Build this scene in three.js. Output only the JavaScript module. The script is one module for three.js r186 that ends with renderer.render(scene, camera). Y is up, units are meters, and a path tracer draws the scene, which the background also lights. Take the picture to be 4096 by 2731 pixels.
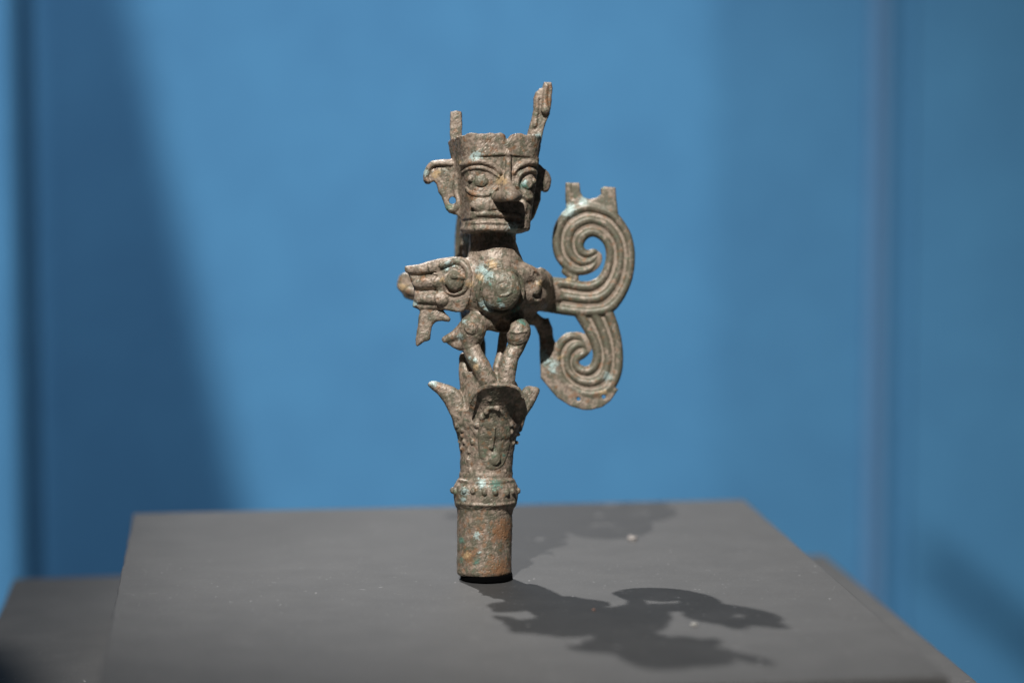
import * as THREE from 'three';
import { createNoise3D, createNoise2D } from 'simplex-noise';

// ---------------------------------------------------------------- camera, lamps, exposure
// Figure units: one unit is 1/S metre; x right, y up, z towards the lens, measured from the optical axis at the figure's distance D.
const D = 0.67, FPX = 11111, S = FPX / D, W0 = 4096, H0 = 2731;
const PITCH = THREE.MathUtils.degToRad(5.83);
const camera = new THREE.PerspectiveCamera(2 * Math.atan(H0 / 2 / FPX) * 180 / Math.PI, 1024 / 682, 0.02, 20);
const BASE = [1943 - 2048, 1365.5 - 2316, 0];
const RIGHT = new THREE.Vector3(1, 0, 0), UP = new THREE.Vector3(0, Math.cos(PITCH), -Math.sin(PITCH)), BACK = new THREE.Vector3(0, Math.sin(PITCH), Math.cos(PITCH));
camera.position.set(0, 0, 0).addScaledVector(RIGHT, -BASE[0] / S).addScaledVector(UP, -BASE[1] / S).addScaledVector(BACK, D);
camera.rotation.x = -PITCH;
camera.focus = D - 120 / S;
camera.userData.fStop = 6.2;
const scene = new THREE.Scene();
scene.add(camera);
scene.background = new THREE.Color().setRGB(0.024, 0.027, 0.032);
const renderer = new THREE.WebGLRenderer({ antialias: true });
renderer.toneMapping = THREE.LinearToneMapping;
renderer.toneMappingExposure = 1;
renderer.shadowMap.enabled = true;

const A_AT = new THREE.Vector3(-0.19, 1.22, 1.06);       // key lamp, in front, above, a little left
const B_AT = new THREE.Vector3(-0.45, 1.35, -1.16);      // second lamp, beyond the wall on the left, shining over it
const C_AT = new THREE.Vector3(0.10, 1.00, 0.00);        // lamp for the wall
const WALL_Z = -0.60;
function spot(at, aim, cd, angle, penumbra, radius, tint) {
  const l = new THREE.SpotLight(new THREE.Color().setRGB(...tint), cd, 0, angle, penumbra, 2);
  const dir = aim.clone().sub(at).normalize();
  l.position.copy(at); l.target.position.copy(aim);
  l.castShadow = true; l.shadow.radius = radius / 0.02; l.shadow.mapSize.set(2048, 2048); l.shadow.camera.near = 0.05;
  scene.add(l, l.target);
  return { l, dir };
}
const lampA = spot(A_AT, new THREE.Vector3(-0.01, 0.04, -0.12), 13.4, 0.36, 0.8, 0.0035, [1, 0.985, 0.96]);
const lampB = spot(B_AT, new THREE.Vector3(0.035, 0.0, -0.07), 12, 0.11, 0.9, 0.015, [1, 0.98, 0.96]);
const lampC = spot(C_AT, new THREE.Vector3(-0.12, 0.15, WALL_Z), 1.35, 0.43, 0.6, 0.004, [0.95, 1.0, 1.0]);

const D_AT = new THREE.Vector3(-0.12, 1.60, 0.34);        // unseen lamp added to brighten the wall
const addedLampD = spot(D_AT, new THREE.Vector3(-0.19, 0.04, WALL_Z), 5.0, 0.27, 0.85, 0.006, [0.88, 0.9, 1.12]);

// ---------------------------------------------------------------- helpers
let seed = 7;
const rnd = () => { seed = (seed + 0x6D2B79F5) | 0; let t = Math.imul(seed ^ (seed >>> 15), 1 | seed); t = (t + Math.imul(t ^ (t >>> 7), 61 | t)) ^ t; return ((t ^ (t >>> 14)) >>> 0) / 4294967296; };
const N3 = createNoise3D(rnd), N3b = createNoise3D(rnd), N2 = createNoise2D(rnd);
const clamp = (x, a = 0, b = 1) => x < a ? a : x > b ? b : x;
const sstep = (a, b, x) => { const t = clamp((x - a) / (b - a)); return t * t * (3 - 2 * t); };
const lerp = (a, b, t) => a + (b - a) * t;
function tag(o, label, category, kind) { o.userData = { label, category }; if (kind) o.userData.kind = kind; return o; }
// a pixel of a 2352 px wide print of the view -> world point on a horizontal plane y = h, or on a vertical plane z = z0
const pxRay = (x, y) => new THREE.Vector3().addScaledVector(RIGHT, (x - 1176) / 6380).addScaledVector(UP, (784 - y) / 6380).addScaledVector(BACK, -1);
const onPlane = (x, y, h) => { const r = pxRay(x, y); return camera.position.clone().addScaledVector(r, (h - camera.position.y) / r.y); };
const onWall = (x, y, z0) => { const r = pxRay(x, y); return camera.position.clone().addScaledVector(r, (z0 - camera.position.z) / r.z); };

// ---------------------------------------------------------------- block, plinth, wall
function grainTexture(size, fn) {
  const data = new Uint8Array(size * size * 4);
  for (let j = 0; j < size; j++) for (let i = 0; i < size; i++) {
    const c = fn(i, j), o = (j * size + i) * 4;
    data[o] = clamp(c[0], 0, 255); data[o + 1] = clamp(c[1], 0, 255); data[o + 2] = clamp(c[2], 0, 255); data[o + 3] = 255;
  }
  const t = new THREE.DataTexture(data, size, size, THREE.RGBAFormat);
  t.wrapS = t.wrapT = THREE.RepeatWrapping; t.magFilter = THREE.LinearFilter; t.minFilter = THREE.LinearMipmapLinearFilter; t.generateMipmaps = true; t.needsUpdate = true;
  return t;
}
const SZ = 2048, TEX_M = 0.26;
const speck = new Float32Array(SZ * SZ);
for (let n = 0; n < 9000; n++) {                                      // dust and lint lying on the paint
  const x = rnd() * SZ, y = rnd() * SZ, big = rnd(), L = big > 0.985 ? 5 + rnd() * 9 : 0, a = rnd() * 6.28, r = 0.45 + rnd() * rnd() * 1.5, v = 14 + rnd() * rnd() * 120;
  for (let s = 0; s <= L; s++) for (let dy = -2; dy <= 2; dy++) for (let dx = -2; dx <= 2; dx++) {
    const d = Math.hypot(dx, dy); if (d > r + 0.5) continue;
    const ix = (Math.floor(x + Math.cos(a) * s + Math.sin(s * 0.4) * 1.2) + dx + SZ) % SZ, iy = (Math.floor(y + Math.sin(a) * s) + dy + SZ) % SZ;
    speck[iy * SZ + ix] = Math.max(speck[iy * SZ + ix], v * clamp(r + 0.5 - d));
  }
}
const blockMap = grainTexture(SZ, (i, j) => {
  const g = N2(i * 0.006, j * 0.006) * 2.6 + N2(i * 0.012, j * 0.012) * 1.6 + N2(i * 0.05, j * 0.05 + 9) * 1.5 + N2(i * 0.004, j * 0.07 + 30) * 1.3 + (rnd() - 0.5) * 9 + speck[j * SZ + i];
  return [56 + g, 55 + g, 54 + g];
});
blockMap.colorSpace = THREE.SRGBColorSpace; blockMap.repeat.set(1 / TEX_M, 1 / TEX_M);
const blockBump = grainTexture(1024, (i, j) => { const g = 128 + (rnd() - 0.5) * 90 + N2(i * 0.15, j * 0.15) * 50; return [g, g, g]; });
blockBump.repeat.set(1 / 0.1, 1 / 0.1);
const blockPaint = new THREE.MeshStandardMaterial({ map: blockMap, bumpMap: blockBump, bumpScale: 0.00006, roughness: 0.72 });
const plinthPaint = new THREE.MeshStandardMaterial({ map: blockMap, bumpMap: blockBump, bumpScale: 0.00006, roughness: 0.75 });

function slab(corners, height, material, name, bevel, wobble) {       // corners: world points of the top, seen from above
  const pts = [];
  for (let i = 0; i < 4; i++) {
    const a = corners[i], b = corners[(i + 1) % 4], n = 60, nx = -(b.z - a.z), nz = b.x - a.x, l = Math.hypot(nx, nz);
    for (let k = 0; k < n; k++) { const t = k / n, w = wobble * (N2(i * 40 + t * 60, 3) * 0.5 + N2(i * 40 + t * 17, 8)) * (k ? 1 : 0); pts.push(new THREE.Vector2(lerp(a.x, b.x, t) + nx / l * w, -lerp(a.z, b.z, t) + nz / l * -w)); }
  }
  const g = new THREE.ExtrudeGeometry(new THREE.Shape(pts), { depth: height - 2 * bevel, bevelEnabled: true, bevelThickness: bevel, bevelSize: bevel, bevelOffset: -bevel, bevelSegments: 3 });
  g.translate(0, 0, bevel - height); g.rotateX(-Math.PI / 2);
  const m = new THREE.Mesh(g, material); m.name = name; m.position.y = corners[0].y; m.castShadow = m.receiveShadow = true;
  scene.add(m);
  return m;
}
const STEP = 0.025;
const block = slab([onPlane(305, 1178, 0), onPlane(213, 1624, 0), onPlane(2182, 1553, 0), onPlane(1711, 1146, 0)], STEP, blockPaint, 'display_block', 0.0007, 0.00012);
tag(block, 'square dark grey display block that the bronze figure stands on', 'display block');
{
  const pl = onPlane(28, 1328, -STEP), pr = onPlane(1897, 1273, -STEP), q = (x, y, f) => onPlane(521 + (x - 521) * f, 132 + (y - 132) * f, -STEP);
  const plinth = slab([pl, q(28, 1328, 1.62), q(1897, 1273, 1.62), pr], 0.5, plinthPaint, 'plinth', 0.001, 0.0001);
  tag(plinth, 'wide grey plinth below the display block, its edges showing left and right', 'plinth');
}
const wallMap = grainTexture(512, (i, j) => { const g = N2(i * 0.012, j * 0.01) * 2.6 + N2(i * 0.035, j * 0.03) * 1.8 + (rnd() - 0.5) * 6; return [66 + g * 0.7, 124 + g, 163 + g]; });
wallMap.colorSpace = THREE.SRGBColorSpace; wallMap.repeat.set(1 / 0.4, 1 / 0.4);
const wallPaint = new THREE.MeshStandardMaterial({ map: wallMap, roughness: 0.85 });
const litTrimPaint = new THREE.MeshStandardMaterial({ color: new THREE.Color().setRGB(0.105, 0.225, 0.385), roughness: 0.7 });  // lighter blue paints in the light caught along the panel edge
const wall = new THREE.Group(); wall.name = 'back_wall'; wall.position.set(0, -0.5, WALL_Z);
wall.userData = { label: 'blue painted back wall of tall panels behind the bronze figure', category: 'wall', kind: 'structure' };
scene.add(wall);
const xw = (px) => onWall(px, 700, WALL_Z).x;
function panel(x0, x1, z, name = 'panel', depth = 0.05, paint = wallPaint) {
  const r = 0.002, sh = new THREE.Shape([[x0 + r, -0.5 + r], [x1 - r, -0.5 + r], [x1 - r, 0.5], [x0 + r, 0.5]].map((p) => new THREE.Vector2(...p)));
  const g = new THREE.ExtrudeGeometry(sh, { depth, bevelEnabled: true, bevelThickness: r, bevelSize: r, bevelOffset: 0, bevelSegments: 3 });
  const m = new THREE.Mesh(g, paint); m.name = name; m.position.set(0, 0.5, z - depth - r); m.castShadow = m.receiveShadow = true;
  wall.add(m);
}
panel(-1.3, xw(50), 0.012); panel(xw(76), xw(2044), 0); panel(xw(2088), 1.3, 0);
panel(xw(1994), xw(2026), 0.0085, 'lit_trim_strip', 0.008, litTrimPaint);
{ const f = new THREE.Mesh(new THREE.BoxGeometry(xw(2088) - xw(2044) + 0.008, 1.0, 0.01), wallPaint); f.name = 'joint_strip'; f.position.set((xw(2044) + xw(2088)) / 2, 0.498, -0.015); f.castShadow = f.receiveShadow = true; wall.add(f); }
{ const b = new THREE.Mesh(new THREE.BoxGeometry(2.6, 1.0, 0.02), wallPaint); b.name = 'backing'; b.position.set(0, 0.5, -0.068); b.castShadow = b.receiveShadow = true; wall.add(b); }

// ---------------------------------------------------------------- lamps outside the frame
const lampMetal = new THREE.MeshStandardMaterial({ color: 0x151515, roughness: 0.5, metalness: 0.4 });
function lampThing(at, dir, label, cut, cutFrac) {
  const g = new THREE.Group(); g.name = 'spot_lamp' + (lampThing.n ? '_00' + lampThing.n : ''); lampThing.n = (lampThing.n || 0) + 1;
  g.position.copy(at); g.quaternion.setFromUnitVectors(new THREE.Vector3(0, 0, -1), dir);
  g.userData = { label, category: 'spot lamp' };
  const h = new THREE.Mesh(new THREE.LatheGeometry([[0, 0.09], [0.022, 0.09], [0.026, 0.08], [0.026, 0.012], [0.024, 0.012], [0.024, 0.02], [0, 0.02]].map((p) => new THREE.Vector2(...p)), 32), lampMetal);
  h.rotation.x = Math.PI / 2; h.name = 'lamp_housing'; h.castShadow = true; g.add(h);
  const e = new THREE.Mesh(new THREE.CircleGeometry(0.004, 24), new THREE.MeshStandardMaterial({ color: 0x000000, emissive: 0xffffff, emissiveIntensity: 4 }));
  e.rotation.y = Math.PI; e.position.z = 0.006; e.name = 'lamp_lens'; g.add(e);
  const yoke = new THREE.Mesh(new THREE.CylinderGeometry(0.004, 0.004, 0.12, 12), lampMetal); yoke.name = 'mounting_arm'; yoke.position.set(0, 0.085, 0.055); g.add(yoke);
  scene.add(g); g.updateMatrixWorld(true);
  for (const outline of cut || []) {                                  // added unseen sheets, outlined back from the shade wanted on wall and plinth
    const inv = g.matrixWorld.clone().invert(), zf = -cutFrac;
    const pts = outline.map(([x, y]) => { const p = (Array.isArray(x) ? new THREE.Vector3(...x) : onWall(x, y, WALL_Z)).applyMatrix4(inv); return new THREE.Vector2(p.x / p.z * zf, p.y / p.z * zf); });
    const f = new THREE.Mesh(new THREE.ExtrudeGeometry(new THREE.Shape(pts), { depth: 0.0008, bevelEnabled: false }), lampMetal);
    f.position.z = zf; f.name = 'added_flag'; f.castShadow = true; g.add(f);
  }
  return g;
}
lampThing(A_AT, lampA.dir, 'black spot lamp above the viewer lighting the bronze from the front', [[[60, -300], [225, -300], [296, 0], [430, 600], [560, 1150], [640, 1500], [60, 1500]], [[-300, 1480], [0, 1480], [80, 1540], [150, 1660], [200, 1800], [-300, 1800]].map(([x, y]) => [onPlane(x, y, -STEP).toArray()]), [[2096, 1275], [2126, 1250], [2460, 1520], [2440, 1580]]], 0.45);
lampThing(B_AT, lampB.dir, 'black spot lamp high behind the bronze on the left', [[[570, 1138], [200, 1258], [170, 1316], [650, 1156]].map(([x, y]) => [onPlane(x, y, 0).toArray()]), [[-600, 1285], [215, 1285], [110, 1700], [-600, 1700]].map(([x, y]) => [onPlane(x, y, -STEP).toArray()])], 0.5);
lampThing(C_AT, lampC.dir, 'black spot lamp overhead aimed at the blue wall', [[[1640, -900], [2900, -900], [2900, 2600], [1640, 2600]]], 0.30);

lampThing(D_AT, addedLampD.dir, 'added unseen lamp high overhead brightening the blue wall');

// ---------------------------------------------------------------- the bronze: one cast surface, sculpted as a distance field
const P = (px, py, z) => { const k = 1 - z / FPX; return [(px - 2048) * k, (1365.5 - py) * k, z]; };
const ops = [];
const smin = (a, b, k) => { const h = k - Math.abs(a - b); return h > 0 ? Math.min(a, b) - h * h / (4 * k) : Math.min(a, b); };
function addOp(o) { o.k = o.k ?? 8; o.lo ??= [-1e9, -1e9, -1e9]; o.hi ??= [1e9, 1e9, 1e9]; ops.push(o); return o; }
function field(x, y, z, list) {
  let d = 1e6, best = 1e6, part = null, tone = 0;
  for (const o of list) {
    const f = o.f(x, y, z, o.segs); // eslint-disable-line
    if (o.sub) { const k = o.k, a = d, b = -f, h = k - Math.abs(a - b); d = h > 0 ? Math.max(a, b) + h * h / (4 * k) : Math.max(a, b); if (o.part && -f > a - 2) { part = o.part; } }
    else { d = smin(d, f, o.k); if (f - (o.pri || 0) < best) { best = f - (o.pri || 0); part = o.part; tone = o.tone || 0; } }
  }
  field.part = part; field.tone = tone;
  return d;
}
function surfZ(px, py, from = 420, to = -420) {                       // where the sight line through a pixel meets the surface so far
  let z = from;
  while (z > to) {
    const p = P(px, py, z), near = ops.filter((o) => p[0] > o.lo[0] - 60 && p[0] < o.hi[0] + 60 && p[1] > o.lo[1] - 60 && p[1] < o.hi[1] + 60 && p[2] > o.lo[2] - 60 && p[2] < o.hi[2] + 60);
    const d = near.length ? field(...p, near) : 60;
    if (d < 0.5) return z;
    z -= Math.max(0.6, Math.min(d, 40) * 0.6);
  }
  return null;
}
function spline(pts, n) {                                             // Catmull-Rom through points of any dimension
  const out = [];
  for (let i = 0; i < pts.length - 1; i++) {
    const a = pts[Math.max(0, i - 1)], b = pts[i], c = pts[i + 1], e = pts[Math.min(pts.length - 1, i + 2)];
    for (let s = 0; s < n; s++) { const t = s / n; out.push(b.map((_, q) => 0.5 * (2 * b[q] + (c[q] - a[q]) * t + (2 * a[q] - 5 * b[q] + 4 * c[q] - e[q]) * t * t + (3 * b[q] - a[q] - 3 * c[q] + e[q]) * t * t * t))); }
  }
  out.push(pts[pts.length - 1]);
  return out;
}
const capF = (x, y, z, segs) => {
  let m = 1e6;
  for (const s of segs) {
    const ax = (x - s[0]) * s[10], ay = y - s[1], az = (z - s[2]) * s[8];
    const h = clamp((ax * s[3] + ay * s[4] + az * s[5]) / s[7]);
    const dx = ax - s[3] * h, dy = ay - s[4] * h, dz = az - s[5] * h, d = Math.sqrt(dx * dx + dy * dy + dz * dz) - s[6] - s[9] * h;
    if (d < m) m = d;
  }
  return m;
};
// chain of tapered capsules through pixels [px, py, z, r]; z given as null lies on the surface built so far, raised by lift
function tube(part, pts, { k = 8, n = 4, lift = 0, flat = 1, flatX = 1, sub = false, pri = 0, from } = {}) {
  let q = pts.map((p) => p.length === 3 ? [p[0], p[1], null, p[2]] : p);
  q = n > 1 ? (q.some((p) => p[2] === null) ? spline(q.map((p) => [p[0], p[1], p[3]]), n).map((p) => [p[0], p[1], surfZ(p[0], p[1], from), p[2]]).filter((p) => p[2] !== null).map((p) => [p[0], p[1], p[2] + lift, p[3]]) : spline(q, n)) : q.map((p) => p[2] === null ? [p[0], p[1], surfZ(p[0], p[1], from), p[3], 1] : p).filter((p) => p[2] !== null).map((p) => p[4] ? [p[0], p[1], p[2] + lift, p[3]] : p);
  if (!q.length) return null;
  if (q.length === 1) q = [q[0], [q[0][0] + 0.01, q[0][1], q[0][2], q[0][3]]];
  const lo = [1e9, 1e9, 1e9], hi = [-1e9, -1e9, -1e9], all = [];
  for (let i = 0; i < q.length - 1; i++) {
    const a = P(q[i][0], q[i][1], q[i][2]), b = P(q[i + 1][0], q[i + 1][1], q[i + 1][2]), r0 = q[i][3], r1 = q[i + 1][3];
    const dx = (b[0] - a[0]) * flatX, dy = b[1] - a[1], dz = (b[2] - a[2]) * flat, s = [a[0], a[1], a[2], dx, dy, dz, r0, Math.max(1e-6, dx * dx + dy * dy + dz * dz), flat, r1 - r0, flatX];
    s.lo = []; s.hi = [];
    for (let c = 0; c < 3; c++) { const r = Math.max(r0, r1) / (c === 2 ? Math.min(1, flat) : 1); s.lo[c] = Math.min(a[c], b[c]) - r; s.hi[c] = Math.max(a[c], b[c]) + r; lo[c] = Math.min(lo[c], s.lo[c]); hi[c] = Math.max(hi[c], s.hi[c]); }
    all.push(s);
  }
  return addOp({ part, k, sub, pri, f: capF, segs: all, lo, hi });
}
function ball(part, px, py, z, rx, ry, rz, { k = 8, yaw = 0, roll = 0, sub = false, pri = 0, lift = 0 } = {}) {
  const c = P(px, py, z === null ? (surfZ(px, py) ?? -lift) + lift : z), cy = Math.cos(yaw), sy = Math.sin(yaw), cr = Math.cos(roll), sr = Math.sin(roll), m = Math.max(rx, ry, rz), mi = Math.min(rx, ry, rz);
  return addOp({ part, k, sub, pri, lo: c.map((v) => v - m), hi: c.map((v) => v + m), f: (x, y, z) => {
    x -= c[0]; y -= c[1]; z -= c[2];
    let u = x * cy - z * sy, w = x * sy + z * cy, v = y; const u2 = u * cr + v * sr; v = -u * sr + v * cr; u = u2;
    const k0 = Math.hypot(u / rx, v / ry, w / rz), k1 = Math.hypot(u / rx / rx, v / ry / ry, w / rz / rz);
    return k0 < 0.02 ? -mi : k0 * (k0 - 1) / k1;
  } });
}
// plate cut to an outline of pixels, half as thick as th, bent along z = z0 + sx (x - x0) + sy (y - y0)
function plate(part, pts, z0, th, { k = 8, round = 8, smooth = 3, sx = 0, sy = 0, pri = 0, sub = false } = {}) {
  let q = pts.map((p) => P(p[0], p[1], z0).slice(0, 2));
  if (smooth > 1) { const w = [q[q.length - 1], ...q, q[0], q[1]]; q = spline(w, smooth).slice(smooth, smooth * (q.length + 1)); }
  const n = q.length, lo = [1e9, 1e9], hi = [-1e9, -1e9]; for (const p of q) for (let c = 0; c < 2; c++) { lo[c] = Math.min(lo[c], p[c]); hi[c] = Math.max(hi[c], p[c]); }
  const xc = (lo[0] + hi[0]) / 2, yc = (lo[1] + hi[1]) / 2, ext = Math.abs(sx) * (hi[0] - lo[0]) / 2 + Math.abs(sy) * (hi[1] - lo[1]) / 2, cz = 1 / Math.sqrt(1 + sx * sx + sy * sy);
  return addOp({ part, k, pri, sub, lo: [...lo, z0 - th - ext], hi: [...hi, z0 + th + ext], f: (x, y, z) => {
    let d = 1e12, s = 1;
    for (let i = 0, j = n - 1; i < n; j = i++) {
      const ex = q[j][0] - q[i][0], ey = q[j][1] - q[i][1], wx = x - q[i][0], wy = y - q[i][1], t = clamp((wx * ex + wy * ey) / (ex * ex + ey * ey || 1)), bx = wx - ex * t, by = wy - ey * t;
      d = Math.min(d, bx * bx + by * by);
      const c1 = y >= q[i][1], c2 = y < q[j][1], c3 = ex * wy > ey * wx;
      if ((c1 && c2 && c3) || (!c1 && !c2 && !c3)) s = -s;
    }
    const d2 = s * Math.sqrt(d) + round, dz = Math.abs(z - z0 - sx * (x - xc) - sy * (y - yc)) * cz - th + round;
    return Math.min(Math.max(d2, dz), 0) + Math.hypot(Math.max(d2, 0), Math.max(dz, 0)) - round;
  } });
}
// turned body: profile [[py, r, px of the axis]] from top to bottom
function turned(part, prof, zc, { k = 10, pri = 0, tilt = 0 } = {}) {
  const q = prof.map((p) => [...P(p[2], p[0], 0).slice(0, 2), p[1]]), y1 = q[0][1], y0 = q[q.length - 1][1], rm = Math.max(...q.map((p) => p[2]));
  const xm = q.map((p) => p[0]);
  return addOp({ part, k, pri, lo: [Math.min(...xm) - rm, y0, zc - rm], hi: [Math.max(...xm) + rm, y1, zc + rm], f: (x, y, z) => {
    let yy = y - tilt * (z - zc);
    const yq = clamp(yy, y0, y1); let i = 0; while (i < q.length - 2 && yq < q[i + 1][1]) i++;
    const a = q[i], b = q[i + 1], t = clamp((a[1] - yq) / (a[1] - b[1])), s = t * t * (3 - 2 * t) * 0.5 + t * 0.5;
    const dr = Math.hypot(x - lerp(a[0], b[0], t), z - zc) - lerp(a[2], b[2], s), dy = Math.max(yy - y1, y0 - yy);
    return dy <= 0 ? Math.max(dr * 0.92, dy) : dr > 0 ? Math.hypot(dr, dy) : dy;
  } });
}

// the skin inside an outline of pixels, raised by h
function raise(part, pts, h, { k = 6, pri = 2, zmin = 0, zmax = 400 } = {}) {
  const pl = plate(part, pts, 150, 900, { round: 10 }); ops.pop();
  const under = ops.filter((o) => o.lo[0] < pl.hi[0] && o.hi[0] > pl.lo[0] && o.lo[1] < pl.hi[1] && o.hi[1] > pl.lo[1]);
  return addOp({ part, k, pri, lo: [pl.lo[0], pl.lo[1], zmin], hi: [pl.hi[0], pl.hi[1], zmax], f: (x, y, z) => { const a = pl.f(x, y, 150); if (a > 30) return a; const b = field(x, y, z, under) - h; return Math.max(a, b, zmin - z); } });
}

// ---- socket, collar and flower cup
turned('socket', [[2030, 111, 1940], [2060, 110, 1939], [2180, 109, 1937.5], [2286, 109, 1936], [2299, 104, 1936]], 0, { k: 6 });
addOp({ sub: true, k: 6, lo: [-1e4, -1e4, -1e4], hi: [1e4, P(0, 2240, 0)[1], 1e4], f: (() => { const c = P(1936, 2300, 0); return (x, y, z) => Math.max(Math.hypot(x - c[0], z) - 86, y - c[1] - 60, c[1] - 40 - y); })() });
turned('collar', [[1892, 103, 1944], [1908, 106, 1943.5], [1922, 117, 1943.5], [1942, 127, 1943], [1960, 130, 1943], [1988, 129, 1943], [2006, 126, 1943], [2018, 124, 1942], [2036, 113, 1941], [2050, 109, 1940]], 0, { k: 5 });
turned('flower_cup', [[1640, 130, 1946], [1690, 133, 1949], [1729, 123, 1949], [1767, 114, 1948], [1824, 106, 1947], [1882, 104, 1945], [1900, 104, 1944]], 0, { k: 8 });
tube('collar', spline([[1813, 2008], [1850, 2015], [1900, 2019], [1943, 2021], [1990, 2019], [2040, 2013], [2072, 2004]], 2).map((p) => [p[0], p[1], 5]), { n: 1, k: 5 });
tube('collar', [[1836, 1921, 5], [1880, 1928, 6], [1943, 1931, 6], [2010, 1927, 6], [2050, 1920, 5]], { k: 6 });
for (const [x, y] of [[1811, 1961], [1822, 1966], [1858, 1960], [1893, 1964], [1938, 1969], [1981, 1968], [2026, 1972], [2051, 1965], [2072, 1962]]) ball('collar/stud', x, y, null, 11, 13, 11, { k: 4, pri: 3 });
for (let a = 0; a < 9; a++) { const t = Math.PI * (1.08 + a * 0.105); ball('collar/stud', 2048 + (1943 - 2048) + Math.cos(t) * 131, 1962, Math.sin(t) * 131, 11, 13, 11, { k: 4, pri: 3 }); }
// stem inside the cup
turned('stem', [[1488, 92, 1938], [1508, 102, 1948], [1540, 112, 1958], [1620, 116, 1955], [1680, 110, 1950]], -10, { k: 14 });
tube('stem', [[1852, 1424, -20, 15], [1860, 1470, -16, 26], [1874, 1530, 0, 36], [1890, 1580, 0, 40]], { k: 12 });
// petals: left, front, right rear, rear
plate('flower_cup/petal', [[1711, 1540], [1727, 1525], [1765, 1531], [1818, 1550], [1848, 1580], [1862, 1650], [1866, 1725], [1830, 1729], [1815, 1690], [1799, 1652], [1779, 1614], [1750, 1576]], 18, 44, { k: 14, round: 20, smooth: 2, sx: 0.1 });
plate('flower_cup/petal', [[2098, 1549], [2130, 1546], [2155, 1552], [2156, 1572], [2132, 1622], [2104, 1664], [2084, 1725], [2040, 1725], [2060, 1610]], -62, 38, { k: 12, round: 16, smooth: 2, sx: -0.2 });
tube('flower_cup/petal', [[1950, 1580, -215, 24], [1950, 1600, -180, 52], [1950, 1640, -120, 76], [1950, 1690, -70, 70]], { k: 16, flat: 1.3 });
{
  // front petal: a bent sheet that leans out to a rolled lip
  const c = P(1992, 1640, 130);
  addOp({ part: 'flower_cup/petal', k: 14, lo: [c[0] - 130, c[1] - 110, 40], hi: [c[0] + 120, c[1] + 115, 260], f: (x, y, z) => {
    const u = x - c[0], v = y - c[1] + 0.06 * u;                       // v from -100 (on the cup) to +105 (lip)
    const t = clamp((v + 110) / 215), half = lerp(62, 118, sstep(0, 0.5, t)) * Math.sqrt(clamp(1 - Math.pow(clamp((v + 5) / 112, 0, 1), 2.6))) ;
    const cx = x - P(1949, 0, 100)[0], zc = lerp(Math.sqrt(Math.max(400, 112 * 112 - cx * cx)) - 6, 236 - u * u * 0.0028, t * t * (1.3 - 0.3 * t));
    const ed = Math.max(Math.abs(u) - half, v - 107, -110 - v) * 0.8, dz = (Math.abs(z - zc) - 9) * 0.72;
    const a = ed + 9, b = dz + 4;
    return Math.min(Math.max(a, b), 0) + Math.hypot(Math.max(a, 0), Math.max(b, 0)) - 6;
  } });
  tube('flower_cup/petal', [[1880, 1608, 5], [1899, 1577, 6], [1928, 1555, 7], [1968, 1541, 8], [2013, 1538, 8], [2053, 1545, 8], [2080, 1562, 7], [2092, 1590, 6]].map((p) => [p[0], p[1], 228 - Math.pow((p[0] - 1990) / 110, 2) * 36, p[2]]), { k: 8 });
}
// teardrop panel on the front petal with slit, boss and beads
raise('flower_cup/teardrop_panel', [[1958, 1632], [2000, 1640], [2030, 1690], [2040, 1750], [2032, 1810], [2010, 1862], [1975, 1880], [1938, 1862], [1917, 1810], [1915, 1750], [1925, 1690], [1940, 1650]], 2.5, { k: 5 });
tube('flower_cup/teardrop_panel', [[1932, 1830, 3], [1918, 1770, 4], [1922, 1700, 5], [1944, 1650, 6], [1962, 1632, 6], [2000, 1642, 5], [2030, 1690, 4], [2038, 1745, 3]], { k: 7, lift: -1 });
tube('flower_cup/teardrop_panel', [[1979, 1712, 4], [1972, 1760, 6], [1966, 1790, 8]], { k: 5, lift: 2 });
tube('flower_cup/teardrop_panel', [[1990, 1758, 3], [1994, 1784, 6], [1978, 1795, 4]], { sub: true, k: 6, lift: 3 });
ball('flower_cup/boss', 1978, 1832, null, 25, 29, 11, { k: 4, pri: 4 });
for (const [x, y, r] of [[1906, 1698, 13], [1927, 1668, 13], [1903, 1727, 12], [1893, 1768, 13], [1878, 1802, 12], [1872, 1837, 11], [1828, 1702, 11], [1851, 1719, 12], [1849, 1741, 11], [1858, 1766, 11], [1847, 1792, 10], [2044, 1697, 11], [2043, 1727, 12], [2074, 1737, 8], [2068, 1770, 9], [2092, 1676, 7], [1836, 1668, 10], [1945, 1648, 11], [1990, 1634, 11], [2052, 1770, 10], [1838, 1765, 9], [1880, 1880, 9], [2020, 1884, 8], [1960, 1600, 7]]) ball('flower_cup/stud', x, y, null, r * 0.88, r * 0.95, r * 0.55, { k: 5, pri: 3, lift: -1 });

// ---- legs
tube('leg', [[1898, 1298, 42, 48], [1890, 1322, 60, 54], [1884, 1374, 60, 38], [1896, 1420, 72, 36], [1924, 1468, 84, 38], [1950, 1522, 84, 36]], { k: 10 });
tube('leg', [[1868, 1310, 48, 34], [1826, 1338, 52, 24], [1779, 1358, 52, 13]], { k: 14 });
tube('leg', [[1852, 1376, 44, 30], [1822, 1378, 46, 16], [1800, 1370, 48, 10]], { k: 12 });
ball('leg', 1885, 1312, null, 26, 24, 12, { k: 8 });
tube('leg', [[1877, 1322, 7]], { n: 1, sub: true, k: 6, lift: 4 });

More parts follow.
